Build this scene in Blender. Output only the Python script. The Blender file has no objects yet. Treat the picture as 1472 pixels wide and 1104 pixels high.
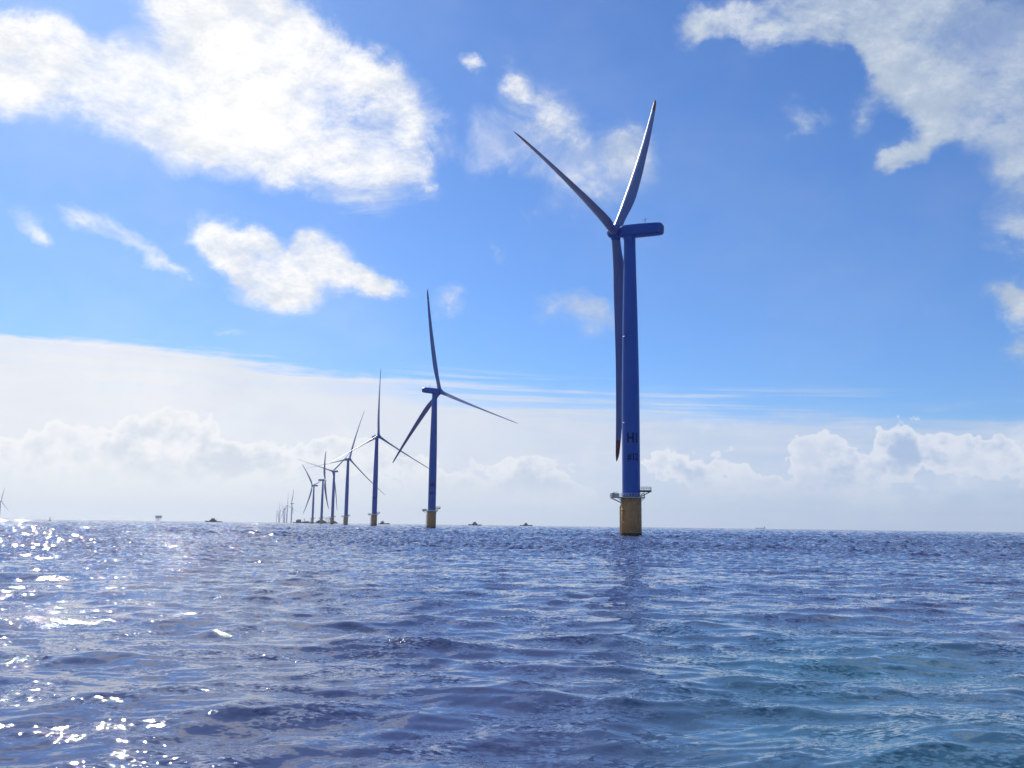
import bpy, bmesh, math, random
import numpy as np
from mathutils import Vector, Matrix

R = math.radians
C = bpy.context.scene.collection
scn = bpy.context.scene
EARTH = 6.371e6

# ------------------------------------------------------------------ camera
CAM_H = 3.4
cam_d = bpy.data.cameras.new('camera')
cam_d.sensor_fit = 'HORIZONTAL'
cam_d.sensor_width = 36.0
cam_d.lens = 36.0 * 1350.0 / 1472.0
cam_d.clip_start = 0.3
cam_d.clip_end = 60000.0
cam = bpy.data.objects.new('camera', cam_d)
C.objects.link(cam)
PITCH, ROLL = R(8.509), R(0.7395)
cam.matrix_world = (Matrix.Translation((0, 0, CAM_H)) @ Matrix.Rotation(R(90) + PITCH, 4, 'X')
                    @ Matrix.Rotation(ROLL, 4, 'Z'))
scn.camera = cam
scn.view_settings.view_transform = 'Standard'
scn.view_settings.look = 'None'
scn.view_settings.exposure = 0.0
scn.view_settings.gamma = 1.0
scn.cycles.max_bounces = 6
scn.cycles.volume_bounces = 0

# ------------------------------------------------------------------ sun
SUN_EL, SUN_AZ = R(36), R(-28)          # azimuth from +Y, negative = left of the view
sd = Vector((math.sin(SUN_AZ) * math.cos(SUN_EL), math.cos(SUN_AZ) * math.cos(SUN_EL), math.sin(SUN_EL)))
sun_d = bpy.data.lights.new('sun', 'SUN')
sun_d.energy = 4.8
sun_d.angle = R(0.53)
sun_d.color = (1.0, 0.965, 0.91)
sun = bpy.data.objects.new('sun', sun_d)
sun.rotation_euler = (-sd).to_track_quat('-Z', 'Y').to_euler()
sun.location = (0, 0, 400)
C.objects.link(sun)

# ------------------------------------------------------------------ world: sky and clouds at infinity
# soft cloud masses as (azimuth, elevation, radius, radius, turn, weight), radians
CLOUDS =  [(-0.507,0.432,0.054,0.031,-0.04,0.9),(-0.448,0.413,0.074,0.039,-0.25,1.0),(-0.39,0.391,0.085,0.04,-0.276,1.1),(-0.316,0.474,0.084,0.05,-0.172,1.1),(-0.339,0.502,0.064,0.028,0.006,0.9),
    (-0.248,0.456,0.093,0.058,-0.285,1.15),(-0.297,0.411,0.105,0.055,-0.205,1.1),(-0.33,0.37,0.075,0.027,-0.213,0.6),(-0.201,0.408,0.093,0.061,-0.489,1.1),(-0.141,0.419,0.057,0.045,-0.764,0.7),
    (-0.221,0.368,0.073,0.032,-0.243,0.7),(-0.161,0.362,0.059,0.029,-0.43,0.75),(-0.109,0.39,0.043,0.037,-0.782,0.45),(-0.083,0.349,0.029,0.016,-0.801,0.75),(-0.468,0.456,0.016,0.018,0.209,0.562),
    (-0.521,0.392,0.041,0.031,-0.151,0.5),(-0.469,0.359,0.054,0.02,-0.372,0.35),(-0.437,0.284,0.038,0.015,-0.137,1.0),(-0.401,0.27,0.039,0.011,-0.52,0.85),(-0.36,0.251,0.04,0.007,-0.294,0.75),
    (-0.456,0.284,0.019,0.013,0.144,0.625),(-0.501,0.272,0.017,0.013,-0.704,0.938),(-0.488,0.261,0.015,0.008,-0.426,0.75),(-0.31,0.276,0.045,0.022,-0.256,1.05),(-0.27,0.259,0.053,0.027,-0.447,1.1),
    (-0.251,0.232,0.043,0.02,-0.105,0.85),(-0.21,0.285,0.028,0.021,-0.802,1.062),(-0.18,0.265,0.048,0.023,-0.371,1.05),(-0.142,0.249,0.03,0.013,-0.21,1.0),(-0.335,0.284,0.019,0.014,-0.248,0.625),
    (-0.231,0.26,0.054,0.026,-0.102,1.1),(-0.535,0.414,0.036,0.036,0.227,0.9),(-0.046,0.47,0.02,0.009,-0.119,0.75),(0.007,0.458,0.022,0.02,-0.697,0.875),(0.023,0.414,0.062,0.034,-0.308,0.68),
    (-0.032,0.4,0.046,0.028,-0.292,0.55),(-0.039,0.378,0.039,0.015,0.024,0.4),(0.046,0.438,0.039,0.028,-0.312,0.45),(0.085,0.393,0.058,0.034,-0.334,0.6),(0.062,0.369,0.062,0.025,-0.169,0.45),
    (0.124,0.395,0.038,0.026,-0.033,0.55),(0.104,0.35,0.046,0.025,-0.022,0.5),(0.139,0.377,0.03,0.021,-0.516,0.562),(-0.074,0.236,0.022,0.016,0.711,0.688),(0.047,0.224,0.024,0.018,0.343,0.688),
    (0.074,0.24,0.026,0.013,-0.429,0.625),(0.096,0.215,0.021,0.022,-0.867,0.625),(-0.029,0.293,0.022,0.015,-0.653,0.375),(0.141,0.183,0.022,0.009,-0.532,0.5),(0.02,0.333,0.023,0.014,0.005,0.5),
    (-0.291,0.191,0.015,0.004,-0.021,0.625),(0.224,0.499,0.033,0.02,0.216,1.0),(0.27,0.508,0.052,0.025,-0.107,1.0),(0.335,0.5,0.064,0.025,-0.135,1.0),(0.411,0.488,0.076,0.033,-0.321,1.15),
    (0.481,0.46,0.083,0.054,-0.193,1.3),(0.502,0.407,0.069,0.054,-0.354,1.25),(0.434,0.432,0.054,0.03,-0.482,1.0),(0.464,0.389,0.044,0.026,-0.162,0.85),(0.417,0.367,0.044,0.017,0.401,0.85),
    (0.404,0.353,0.022,0.012,0.411,0.875),(0.511,0.35,0.033,0.025,-0.166,0.7),(0.502,0.316,0.021,0.032,-0.148,0.475),(0.369,0.473,0.056,0.018,-0.298,0.6),(0.303,0.42,0.036,0.013,-0.341,0.42),
    (0.362,0.401,0.015,0.022,-0.366,0.625),(0.309,0.397,0.021,0.017,-0.102,0.438),(0.283,0.475,0.044,0.026,-0.107,0.4),(0.391,0.426,0.027,0.022,-0.142,0.438),(0.491,0.224,0.024,0.018,-0.101,0.938),
    (0.505,0.209,0.019,0.014,-0.098,0.875),(0.498,0.174,0.021,0.018,-0.272,0.875),(0.5,0.131,0.018,0.023,-0.057,0.438),(0.485,0.283,0.031,0.032,-0.31,0.3),(0.518,0.279,0.023,0.032,-0.136,0.4)]
HEADS =  [(-0.498,0.061,0.04,0.032,0.047,1.0),(-0.464,0.069,0.036,0.03,0.049,1.0),(-0.441,0.083,0.037,0.027,0.053,1.0),(-0.399,0.065,0.044,0.034,0.041,1.0),(-0.349,0.091,0.043,0.033,0.047,1.0),
    (-0.351,0.067,0.072,0.042,0.038,1.0),(-0.305,0.069,0.04,0.028,0.035,1.0),(-0.257,0.063,0.042,0.023,0.03,1.0),(-0.208,0.075,0.035,0.02,0.029,1.0),(-0.172,0.073,0.04,0.029,0.025,1.0),
    (-0.276,0.034,0.136,0.042,0.023,1.0),(-0.425,0.031,0.11,0.04,0.028,1.0),(-0.128,0.052,0.058,0.036,0.02,1.0),(-0.062,0.046,0.059,0.037,0.016,1.0),(0.019,0.054,0.044,0.026,0.012,1.0),
    (0.049,0.04,0.074,0.037,0.011,1.0),(0.165,0.073,0.036,0.025,0.001,1.0),(0.194,0.055,0.057,0.032,0.002,1.0),(0.25,0.041,0.069,0.035,0.003,1.0),(0.306,0.083,0.035,0.03,-0.013,1.0),
    (0.325,0.066,0.043,0.035,-0.009,1.0),(0.371,0.069,0.039,0.031,-0.013,1.0),(0.398,0.096,0.035,0.029,-0.026,1.0),(0.422,0.075,0.043,0.034,-0.019,1.0),(0.458,0.067,0.036,0.033,-0.019,1.0),
    (0.493,0.067,0.029,0.036,-0.021,1.0),(0.515,0.047,0.034,0.032,-0.012,1.0),(0.363,0.038,0.103,0.031,-0.001,1.0),(-0.025,0.024,0.118,0.022,0.013,1.0)]
world = bpy.data.worlds.new('World')
scn.world = world
world.use_nodes = True
nt = world.node_tree
nt.nodes.clear()


class G:
    """small helper to write node graphs as expressions"""
    def __init__(s, tree):
        s.t = tree

    def new(s, kind, **kw):
        n = s.t.nodes.new(kind)
        for k, v in kw.items():
            setattr(n, k, v)
        return n

    def put(s, sock, v):
        if isinstance(v, bpy.types.NodeSocket):
            s.t.links.new(v, sock)
        elif v is not None:
            sock.default_value = v

    def m(s, op, a, b=None, c=None, clamp=False):
        n = s.new('ShaderNodeMath', operation=op, use_clamp=clamp)
        s.put(n.inputs[0], a)
        s.put(n.inputs[1], b)
        s.put(n.inputs[2], c)
        return n.outputs[0]

    def v(s, op, a, b=None, scale=None):
        n = s.new('ShaderNodeVectorMath', operation=op)
        s.put(n.inputs[0], a)
        s.put(n.inputs[1], b)
        if scale is not None:
            s.put(n.inputs['Scale'], scale)
        return n.outputs['Value'] if op in ('LENGTH', 'DOT_PRODUCT') else n.outputs[0]

    def xyz(s, x, y, z):
        n = s.new('ShaderNodeCombineXYZ')
        for i, q in enumerate((x, y, z)):
            s.put(n.inputs[i], q)
        return n.outputs[0]

    def noise(s, vec, scale, detail=5.0, rough=0.55, dist=0.0, lac=2.0, kind='FBM'):
        n = s.new('ShaderNodeTexNoise', noise_dimensions='3D', noise_type=kind)
        s.put(n.inputs['Vector'], vec)
        n.inputs['Scale'].default_value = scale
        n.inputs['Detail'].default_value = detail
        n.inputs['Roughness'].default_value = rough
        n.inputs['Lacunarity'].default_value = lac
        n.inputs['Distortion'].default_value = dist
        return n.outputs

    def ramp(s, x, a, b, lo=0.0, hi=1.0, smooth=True):
        n = s.new('ShaderNodeMapRange', interpolation_type='SMOOTHSTEP' if smooth else 'LINEAR', clamp=True)
        s.put(n.inputs[0], x)
        for i, q in enumerate((a, b, lo, hi)):
            s.put(n.inputs[i + 1], q)
        return n.outputs[0]

    def mix(s, f, a, b, mode='MIX'):
        n = s.new('ShaderNodeMix', data_type='RGBA', blend_type=mode)
        s.put(n.inputs[0], f)
        s.put(n.inputs[6], a)
        s.put(n.inputs[7], b)
        return n.outputs[2]


def rgb(*c):
    """an sRGB 0-255 colour as linear RGBA"""
    o = []
    for q in c:
        q /= 255.0
        o.append(q / 12.92 if q <= 0.04045 else ((q + 0.055) / 1.055) ** 2.4)
    return tuple(o) + (1.0,)


g = G(nt)
dirv = g.new('ShaderNodeTexCoord').outputs['Generated']
sep = g.new('ShaderNodeSeparateXYZ')
nt.links.new(dirv, sep.inputs[0])
dx, dy, dz = sep.outputs
az = g.m('ARCTAN2', dx, dy)
el = g.m('ARCSINE', g.m('MINIMUM', g.m('MAXIMUM', dz, -0.999), 0.999))

# gentle warp shared by the cloud fields
warp = g.noise(dirv, 5.0, 3.0, 0.5)['Color']
wv = g.v('SCALE', g.v('SUBTRACT', warp, (0.5, 0.5, 0.5)), scale=0.075)
wsep = g.new('ShaderNodeSeparateXYZ')
nt.links.new(wv, wsep.inputs[0])
fine = g.noise(dirv, 26.0, 4.0, 0.6)['Color']
fv = g.v('SCALE', g.v('SUBTRACT', fine, (0.5, 0.5, 0.5)), scale=0.03)
fsep = g.new('ShaderNodeSeparateXYZ')
nt.links.new(fv, fsep.inputs[0])
wx = g.m('ADD', wsep.outputs[0], fsep.outputs[0])
wz = g.m('ADD', g.m('MULTIPLY', wsep.outputs[2], 0.6), fsep.outputs[1])
ae = g.xyz(g.m('ADD', az, wx), g.m('ADD', el, wz), 0.0)


def blobs(vec, data, grow=1.2):
    acc = None
    for (a, e, ra, re, rot, s) in data:
        mp = g.new('ShaderNodeMapping', vector_type='TEXTURE')
        nt.links.new(vec, mp.inputs[0])
        mp.inputs['Location'].default_value = (a, e, 0)
        mp.inputs['Rotation'].default_value = (0, 0, rot)
        mp.inputs['Scale'].default_value = (ra * grow, re * grow, 1)
        gr = g.new('ShaderNodeTexGradient', gradient_type='SPHERICAL')
        nt.links.new(mp.outputs[0], gr.inputs[0])
        acc = g.m('MULTIPLY', gr.outputs['Fac'], s) if acc is None else g.m('MULTIPLY_ADD', gr.outputs['Fac'], s, acc)
    return acc


# high broken clouds
S = blobs(ae, CLOUDS, 1.55)
# the rest of the sky, outside what the photograph shows, carries the same kind of cloud
out = g.m('MAXIMUM', g.ramp(g.m('ABSOLUTE', az), 0.56, 0.72), g.ramp(el, 0.56, 0.70))
gen = g.ramp(g.noise(dirv, 3.1, 3.0, 0.5)['Fac'], 0.48, 0.68, 0.0, 0.9)
S = g.m('ADD', g.m('MINIMUM', S, 1.12), g.m('MULTIPLY', g.m('MULTIPLY', out, gen), g.ramp(el, 0.17, 0.3)))
# noise stretched along the drift of the clouds (upper left to lower right)
mp = g.new('ShaderNodeMapping')
nt.links.new(dirv, mp.inputs[0])
mp.inputs['Rotation'].default_value = (0, R(-28), 0)
mp.inputs['Scale'].default_value = (0.8, 1.0, 1.35)
pv = mp.outputs[0]
pw = g.v('ADD', pv, g.v('SCALE', wv, scale=0.3))
nA = g.noise(pw, 14.0, 11.0, 0.72, 0.0)['Fac']
nB = g.noise(g.v('ADD', pw, (sd.x * .03 - .002, 0.0, sd.z * .03)), 14.0, 6.0, 0.55, 0.0)['Fac']
nW = g.noise(g.v('ADD', pv, wv), 10.0, 9.0, 0.68, 0.5)['Fac']       # torn, fibrous veils round the denser masses
env = g.ramp(S, 0.03, 0.40)
nL = g.noise(pw, 5.0, 2.0, 0.5)['Fac']
d = g.m('ADD', g.m('SUBTRACT', S, 0.52), g.m('MULTIPLY', g.m('SUBTRACT', g.m('ADD', g.m('MULTIPLY', nA, 0.62), g.m('MULTIPLY', nW, 0.38)), 0.5), 3.4))
d = g.m('ADD', d, g.m('MULTIPLY', g.m('SUBTRACT', nL, 0.5), 1.6))
d = g.m('MULTIPLY', d, env)
core_a = g.m('POWER', g.ramp(d, -0.02, 0.78), 1.15)
dv = g.m('MULTIPLY', g.m('ADD', S, g.m('MULTIPLY', g.m('SUBTRACT', nW, 0.5), 2.6)), g.ramp(S, 0.0, 0.25))
veil = g.m('MULTIPLY', g.ramp(dv, 0.22, 1.3), 0.6)
thin = g.m('MULTIPLY', g.ramp(g.noise(g.v('ADD', pv, wv), 3.2, 6.0, 0.6)['Fac'], 0.42, 0.72), 0.13)
alpha = g.m('SUBTRACT', 1.0, g.m('MULTIPLY', g.m('SUBTRACT', 1.0, core_a), g.m('MULTIPLY', g.m('SUBTRACT', 1.0, veil), g.m('SUBTRACT', 1.0, thin))))
lit = g.ramp(g.m('SUBTRACT', nA, nB), -0.16, 0.16)
core = g.ramp(d, 0.55, 1.5)
sunward = g.ramp(g.v('DOT_PRODUCT', g.v('NORMALIZE', dirv), tuple(sd)), 0.72, 0.97)
bright = g.m('ADD', g.m('ADD', 0.60, g.m('MULTIPLY', lit, 0.13)), g.m('ADD', g.m('MULTIPLY', core, 0.17), g.m('MULTIPLY', sunward, 0.30)))
ccol = g.mix(g.ramp(bright, 0.6, 1.05), rgb(196, 214, 238), (1.0, 1.0, 1.0, 1))
ccol = g.v('SCALE', ccol, scale=g.ramp(bright, 0.55, 1.15, 0.78, 1.06))

# low bank of layer cloud along the horizon, its upper edge drawn out in streaks
sv = g.xyz(g.m('MULTIPLY', az, 2.2), g.m('MULTIPLY', el, 34.0), 3.3)
st = g.noise(sv, 1.0, 6.0, 0.55, 0.3)['Fac']
sv2 = g.xyz(g.m('MULTIPLY', az, 9.0), g.m('MULTIPLY', el, 60.0), 1.3)
st2 = g.noise(sv2, 1.0, 5.0, 0.6, 0.2)['Fac']
top = g.ramp(az, -0.42, 0.50, 0.176, 0.122, smooth=False)
edge = g.m('SUBTRACT', g.m('ADD', top, g.m('MULTIPLY', g.m('SUBTRACT', st, 0.5), 0.075)), el)
edge = g.m('ADD', edge, g.m('ADD', g.m('MULTIPLY', g.m('SUBTRACT', st2, 0.5), 0.035), g.m('MULTIPLY', g.m('SUBTRACT', nW, 0.5), 0.03)))
lay = g.ramp(edge, -0.002, g.ramp(az, -0.3, 0.4, 0.014, 0.034))
gap = g.m('MULTIPLY', g.ramp(st, 0.50, 0.66), g.ramp(el, 0.09, 0.13))
gap = g.m('MULTIPLY', gap, g.ramp(az, -0.30, 0.25, 0.25, 0.9))
lay = g.m('MULTIPLY', lay, g.m('SUBTRACT', 1.0, g.m('MULTIPLY', gap, 0.6)))
lay = g.m('MULTIPLY', lay, g.ramp(az, -0.1, 0.55, 0.97, 0.86))
# drawn-out streaks peeling off the upper edge
sk = g.noise(g.xyz(g.m('MULTIPLY', az, 4.5), g.m('MULTIPLY', g.m('ADD', el, g.m('MULTIPLY', az, 0.035)), 170.0), 8.1), 1.0, 4.0, 0.55, 0.4)['Fac']
skb = g.m('SUBTRACT', el, g.m('SUBTRACT', top, 0.012))
skm = g.m('MULTIPLY', g.ramp(skb, -0.03, 0.0), g.ramp(skb, 0.026, 0.012))
skm = g.m('MULTIPLY', skm, g.m('MULTIPLY', g.ramp(az, -0.16, -0.05), g.ramp(az, 0.46, 0.32)))
lay = g.m('MAXIMUM', g.m('MULTIPLY', lay, g.m('SUBTRACT', 1.0, g.m('MULTIPLY', skm, g.ramp(sk, 0.62, 0.42, 0.0, 0.75)))), g.m('MULTIPLY', skm, g.ramp(sk, 0.46, 0.68, 0.0, 0.5)))
lcol = g.mix(g.ramp(az, -0.45, 0.5), rgb(240, 243, 246), rgb(184, 203, 230))
lcol = g.mix(g.ramp(st2, 0.35, 0.7, 0.0, 0.35), lcol, rgb(233, 232, 242))
tex = g.noise(g.v('ADD', dirv, wv), 8.0, 6.0, 0.6)['Fac']
lcol = g.mix(g.ramp(tex, 0.5, 0.72, 0.0, 0.6), lcol, rgb(250, 249, 250))
lcol = g.mix(g.ramp(tex, 0.5, 0.3, 0.0, 0.25), lcol, rgb(196, 210, 228))
hor = g.mix(g.ramp(az, -0.5, 0.5), rgb(238, 243, 240), rgb(188, 204, 224))
lcol = g.mix(g.ramp(el, 0.0, 0.055, 0.9, 0.0), lcol, hor)

# cumulus heads standing in the bank
bub = g.noise(g.v('MULTIPLY', dirv, (1.0, 1.0, 1.35)), 30.0, 7.0, 0.6)['Fac']
vor = g.new('ShaderNodeTexVoronoi', feature='SMOOTH_F1')
g.put(vor.inputs['Vector'], g.v('ADD', dirv, g.v('SCALE', fv, scale=0.8)))
vor.inputs['Scale'].default_value = 42.0
vor.inputs['Detail'].default_value = 2.0
vor.inputs['Smoothness'].default_value = 0.35
puff = g.m('SUBTRACT', 0.55, vor.outputs['Distance'])
HS = blobs(g.xyz(g.m('ADD', az, g.m('MULTIPLY', wx, 0.45)), g.m('ADD', el, g.m('MULTIPLY', wz, 0.45)), 0.0), HEADS)
outh = g.m('MULTIPLY', g.ramp(g.m('ABSOLUTE', az), 0.56, 0.66), g.m('MULTIPLY', g.ramp(el, 0.16, 0.05), g.ramp(g.noise(g.xyz(az, 0.0, 0.7), 5.0, 2.0)['Fac'], 0.4, 0.6)))
HS = g.m('ADD', g.m('MINIMUM', HS, 1.4), outh)
hd = g.m('ADD', HS, g.m('ADD', g.m('MULTIPLY', puff, 0.75), g.m('MULTIPLY', g.m('SUBTRACT', bub, 0.5), 1.5)))
ha = g.ramp(hd, 0.40, 0.55)
ha = g.m('MULTIPLY', ha, g.ramp(el, 0.012, 0.055))
rim = g.ramp(g.m('ADD', hd, g.m('MULTIPLY', g.m('SUBTRACT', bub, 0.5), 1.4)), 0.5, 1.5)
soft = g.noise(g.v('ADD', dirv, wv), 17.0, 5.0, 0.6)['Fac']
rim2 = g.m('MULTIPLY', rim, g.ramp(soft, 0.36, 0.60, 0.45, 1.0))
hL = g.mix(g.ramp(az, -0.45, 0.5), rgb(252, 252, 252), rgb(232, 236, 245))
hD = g.mix(g.ramp(az, -0.45, 0.5), rgb(214, 223, 233), rgb(165, 188, 222))
hcol = g.mix(rim2, hL, hD)
hcol = g.mix(g.ramp(el, 0.01, 0.075, 0.85, 0.0), hcol, hor)
ha = g.m('MULTIPLY', ha, g.ramp(az, -0.5, 0.55, 0.8, 0.75))

sky = g.new('ShaderNodeTexSky', sky_type='NISHITA')
sky.sun_disc = False
sky.sun_elevation = SUN_EL
sky.sun_rotation = SUN_AZ
sky.altitude = 0.0
sky.air_density = 1.0
sky.dust_density = 0.3
sky.ozone_density = 3.0
skyc = g.mix(1.0, sky.outputs[0], (0.45, 0.665, 0.99, 1), 'MULTIPLY')
bg_sky = g.new('ShaderNodeBackground')
g.put(bg_sky.inputs[0], skyc)
bg_sky.inputs[1].default_value = 0.12

cl = g.mix(lay, (0, 0, 0, 1), lcol)
a1 = lay
cl = g.mix(ha, cl, hcol)
a2 = g.m('SUBTRACT', 1.0, g.m('MULTIPLY', g.m('SUBTRACT', 1.0, a1), g.m('SUBTRACT', 1.0, ha)))
cl = g.mix(alpha, cl, ccol)                       # premultiplied cloud colour
a3 = g.m('SUBTRACT', 1.0, g.m('MULTIPLY', g.m('SUBTRACT', 1.0, a2), g.m('SUBTRACT', 1.0, alpha)))
bg_cl = g.new('ShaderNodeBackground')
g.put(bg_cl.inputs[0], cl)
bg_cl.inputs[1].default_value = 1.0
black = g.new('ShaderNodeBackground')
black.inputs[0].default_value = (0, 0, 0, 1)
mx = g.new('ShaderNodeMixShader')
g.put(mx.inputs[0], a3)
g.put(mx.inputs[1], bg_sky.outputs[0])
g.put(mx.inputs[2], black.outputs[0])
ad = g.new('ShaderNodeAddShader')
g.put(ad.inputs[0], mx.outputs[0])
g.put(ad.inputs[1], bg_cl.outputs[0])
wo = g.new('ShaderNodeOutputWorld')
g.put(wo.inputs[0], ad.outputs[0])
world.cycles.sampling_method = 'MANUAL'
world.cycles.sample_map_resolution = 1024


# ------------------------------------------------------------------ materials
def mat(name, col, rough=0.5, spec=0.5, metal=0.0, coat=0.0, vary=0.06, vscale=0.4, streak=0.0, dirt=None):
    m = bpy.data.materials.new(name)
    m.use_nodes = True
    q = G(m.node_tree)
    b = m.node_tree.nodes['Principled BSDF']
    tc = q.new('ShaderNodeTexCoord').outputs['Object']
    n = q.noise(tc, vscale, 5.0, 0.6)['Fac']
    base = tuple(col) + (1,)
    dark = tuple(c * (1 - 2.2 * vary) for c in col) + (1,)
    c = q.mix(q.ramp(n, 0.35, 0.7), base, dark)
    if streak:
        mp = q.new('ShaderNodeMapping')
        q.put(mp.inputs[0], tc)
        mp.inputs['Scale'].default_value = (3.0, 3.0, 0.12)
        s = q.noise(mp.outputs[0], 1.0, 4.0, 0.6)['Fac']
        c = q.mix(q.ramp(s, 0.5, 0.78, 0.0, streak), c, tuple(dirt or (0.12, 0.08, 0.05)) + (1,))
    q.put(b.inputs['Base Color'], c)
    q.put(b.inputs['Roughness'], q.ramp(n, 0.3, 0.7, rough * 0.85, rough * 1.15))
    b.inputs['Specular IOR Level'].default_value = spec
    b.inputs['Metallic'].default_value = metal
    b.inputs['Coat Weight'].default_value = coat
    b.inputs['Coat Roughness'].default_value = 0.15
    return m


M = {
    'tower': mat('tower paint with blue shade', (0.005, 0.090, 0.42), 0.38, 0.3, vary=0.04, vscale=0.12, streak=0.10, dirt=(0.05, 0.10, 0.30)),  # white tower; its backlit blue shade is put into the base colour
    'nacelle': mat('nacelle paint with blue shade', (0.005, 0.090, 0.42), 0.38, 0.3, vary=0.03, vscale=0.3),  # carries the tower's blue shade in its base colour too
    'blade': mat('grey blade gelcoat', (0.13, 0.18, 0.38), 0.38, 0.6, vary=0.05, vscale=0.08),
    'red': mat('dark red blade marking', (0.17, 0.030, 0.035), 0.4, vary=0.1),
    'pile': mat('weathered yellow pile paint', (0.52, 0.27, 0.09), 0.6, 0.4, vary=0.14, vscale=0.5, streak=0.6, dirt=(0.10, 0.07, 0.05)),
    'growth': mat('dark marine growth', (0.035, 0.035, 0.025), 0.8, vary=0.2, vscale=2.0),
    'yellow': mat('yellow steel', (0.62, 0.42, 0.12), 0.5, vary=0.1, vscale=2.0, streak=0.3),
    'pale': mat('pale galvanised steel', (0.50, 0.52, 0.50), 0.45, vary=0.1, vscale=3.0),
    'dark': mat('dark steel', (0.06, 0.075, 0.11), 0.5, vary=0.15, vscale=2.0),
    'letter': mat('dark blue lettering', (0.002, 0.010, 0.065), 0.6, 0.1, vary=0.02),
    'panel': mat('dark vent panel', (0.05, 0.08, 0.16), 0.5, vary=0.1),
    'hull': mat('dark hull paint', (0.018, 0.028, 0.07), 0.5, vary=0.15, vscale=0.5),
    'house': mat('dark blue deckhouse paint', (0.030, 0.042, 0.095), 0.5, vary=0.12, vscale=0.6),
    'white': mat('worn white paint', (0.60, 0.62, 0.64), 0.5, vary=0.1, vscale=0.7),
    'cargo': mat('grey blue cargo', (0.12, 0.15, 0.24), 0.6, vary=0.2, vscale=0.3),
    'glass': mat('dark wheelhouse glass', (0.02, 0.03, 0.05), 0.08, 0.6),
    'rust': mat('rusty red steel', (0.20, 0.07, 0.045), 0.7, vary=0.2, vscale=0.8),
    'substation': mat('grey substation cladding', (0.16, 0.20, 0.26), 0.6, vary=0.1, vscale=0.1),
}


# ------------------------------------------------------------------ mesh building
class MB:
    def __init__(s):
        s.v, s.f, s.sm = [], [], []

    def add(s, vs, fs, smooth=False):
        o = len(s.v)
        s.v += [tuple(p) for p in vs]
        s.f += [tuple(i + o for i in q) for q in fs]
        s.sm += [smooth] * len(fs)
        return s

    def box(s, cx, cy, cz, sx, sy, sz, rz=0.0, taper=1.0):
        hx, hy, hz = sx / 2, sy / 2, sz / 2
        c_, s_ = math.cos(rz), math.sin(rz)
        vs = []
        for z, t in ((-hz, 1.0), (hz, taper)):
            for x, y in ((-hx, -hy), (hx, -hy), (hx, hy), (-hx, hy)):
                x, y = x * t, y * t
                vs.append((cx + x * c_ - y * s_, cy + x * s_ + y * c_, cz + z))
        return s.add(vs, [(3, 2, 1, 0), (4, 5, 6, 7), (0, 1, 5, 4), (1, 2, 6, 5), (2, 3, 7, 6), (3, 0, 4, 7)])

    def bbox(s, cx, cy, cz, sx, sy, sz, bev=0.1, rz=0.0):
        """box with bevelled edges"""
        bm = bmesh.new()
        bmesh.ops.create_cube(bm, size=1.0)
        for v in bm.verts:
            v.co = Vector((v.co.x * sx, v.co.y * sy, v.co.z * sz))
        bmesh.ops.bevel(bm, geom=bm.edges[:], offset=bev, segments=3, profile=0.6, affect='EDGES')
        bm.verts.index_update()
        m = Matrix.Translation((cx, cy, cz)) @ Matrix.Rotation(rz, 4, 'Z')
        vs = [m @ v.co for v in bm.verts]
        fs = [[v.index for v in f.verts] for f in bm.faces]
        bm.free()
        return s.add(vs, fs, False)

    def loft(s, rings, cap0=True, cap1=True, smooth=True, closed=False):
        n = len(rings[0])
        vs = [p for r in rings for p in r]
        fs = []
        k = len(rings)
        for i in range(k if closed else k - 1):
            a, b = i * n, ((i + 1) % k) * n
            for j in range(n):
                j2 = (j + 1) % n
                fs.append((a + j, a + j2, b + j2, b + j))
        s.add(vs, fs, smooth)
        if cap0:
            s.add(rings[0], [tuple(reversed(range(n)))], False)
        if cap1:
            s.add(rings[-1], [tuple(range(n))], False)
        return s

    def rev(s, prof, n=48, cx=0, cy=0, cap=True):
        """surface of revolution about z; prof = [(r, z), ...]"""
        rings = [[(cx + r * math.cos(2 * math.pi * j / n), cy + r * math.sin(2 * math.pi * j / n), z) for j in range(n)] for r, z in prof]
        return s.loft(rings, cap, cap)

    def tube(s, pts, r, n=8, r1=None):
        pts = [Vector(p) for p in pts]
        rings = []
        for i, p in enumerate(pts):
            t = (pts[min(i + 1, len(pts) - 1)] - pts[max(i - 1, 0)]).normalized()
            a = t.orthogonal().normalized() if i == 0 else (a - t * a.dot(t)).normalized()
            b = t.cross(a)
            rr = r if r1 is None else r + (r1 - r) * i / (len(pts) - 1)
            rings.append([p + a * rr * math.cos(2 * math.pi * j / n) + b * rr * math.sin(2 * math.pi * j / n) for j in range(n)])
        return s.loft(rings)

    def mesh(s, name, material):
        me = bpy.data.meshes.new(name)
        me.from_pydata(s.v, [], s.f)
        me.polygons.foreach_set('use_smooth', s.sm)
        me.materials.append(material)
        me.update()
        return me


def part(name, me, parent, loc=(0, 0, 0), rot=(0, 0, 0), label=None):
    o = bpy.data.objects.new(name, me)
    C.objects.link(o)
    o.parent = parent
    o.location = loc
    o.rotation_euler = rot
    if label:
        o['label'] = label
    return o


def thing(name, label, cat, loc, group=None, rz=0.0):
    o = bpy.data.objects.new(name, None)
    C.objects.link(o)
    o.location = loc
    o.rotation_euler = (0, 0, rz)
    o.empty_display_size = 2
    o['label'] = label
    o['category'] = cat
    if group:
        o['group'] = group
    return o


def drop(x, y):
    return -(x * x + y * y) / (2 * EARTH)


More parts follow.
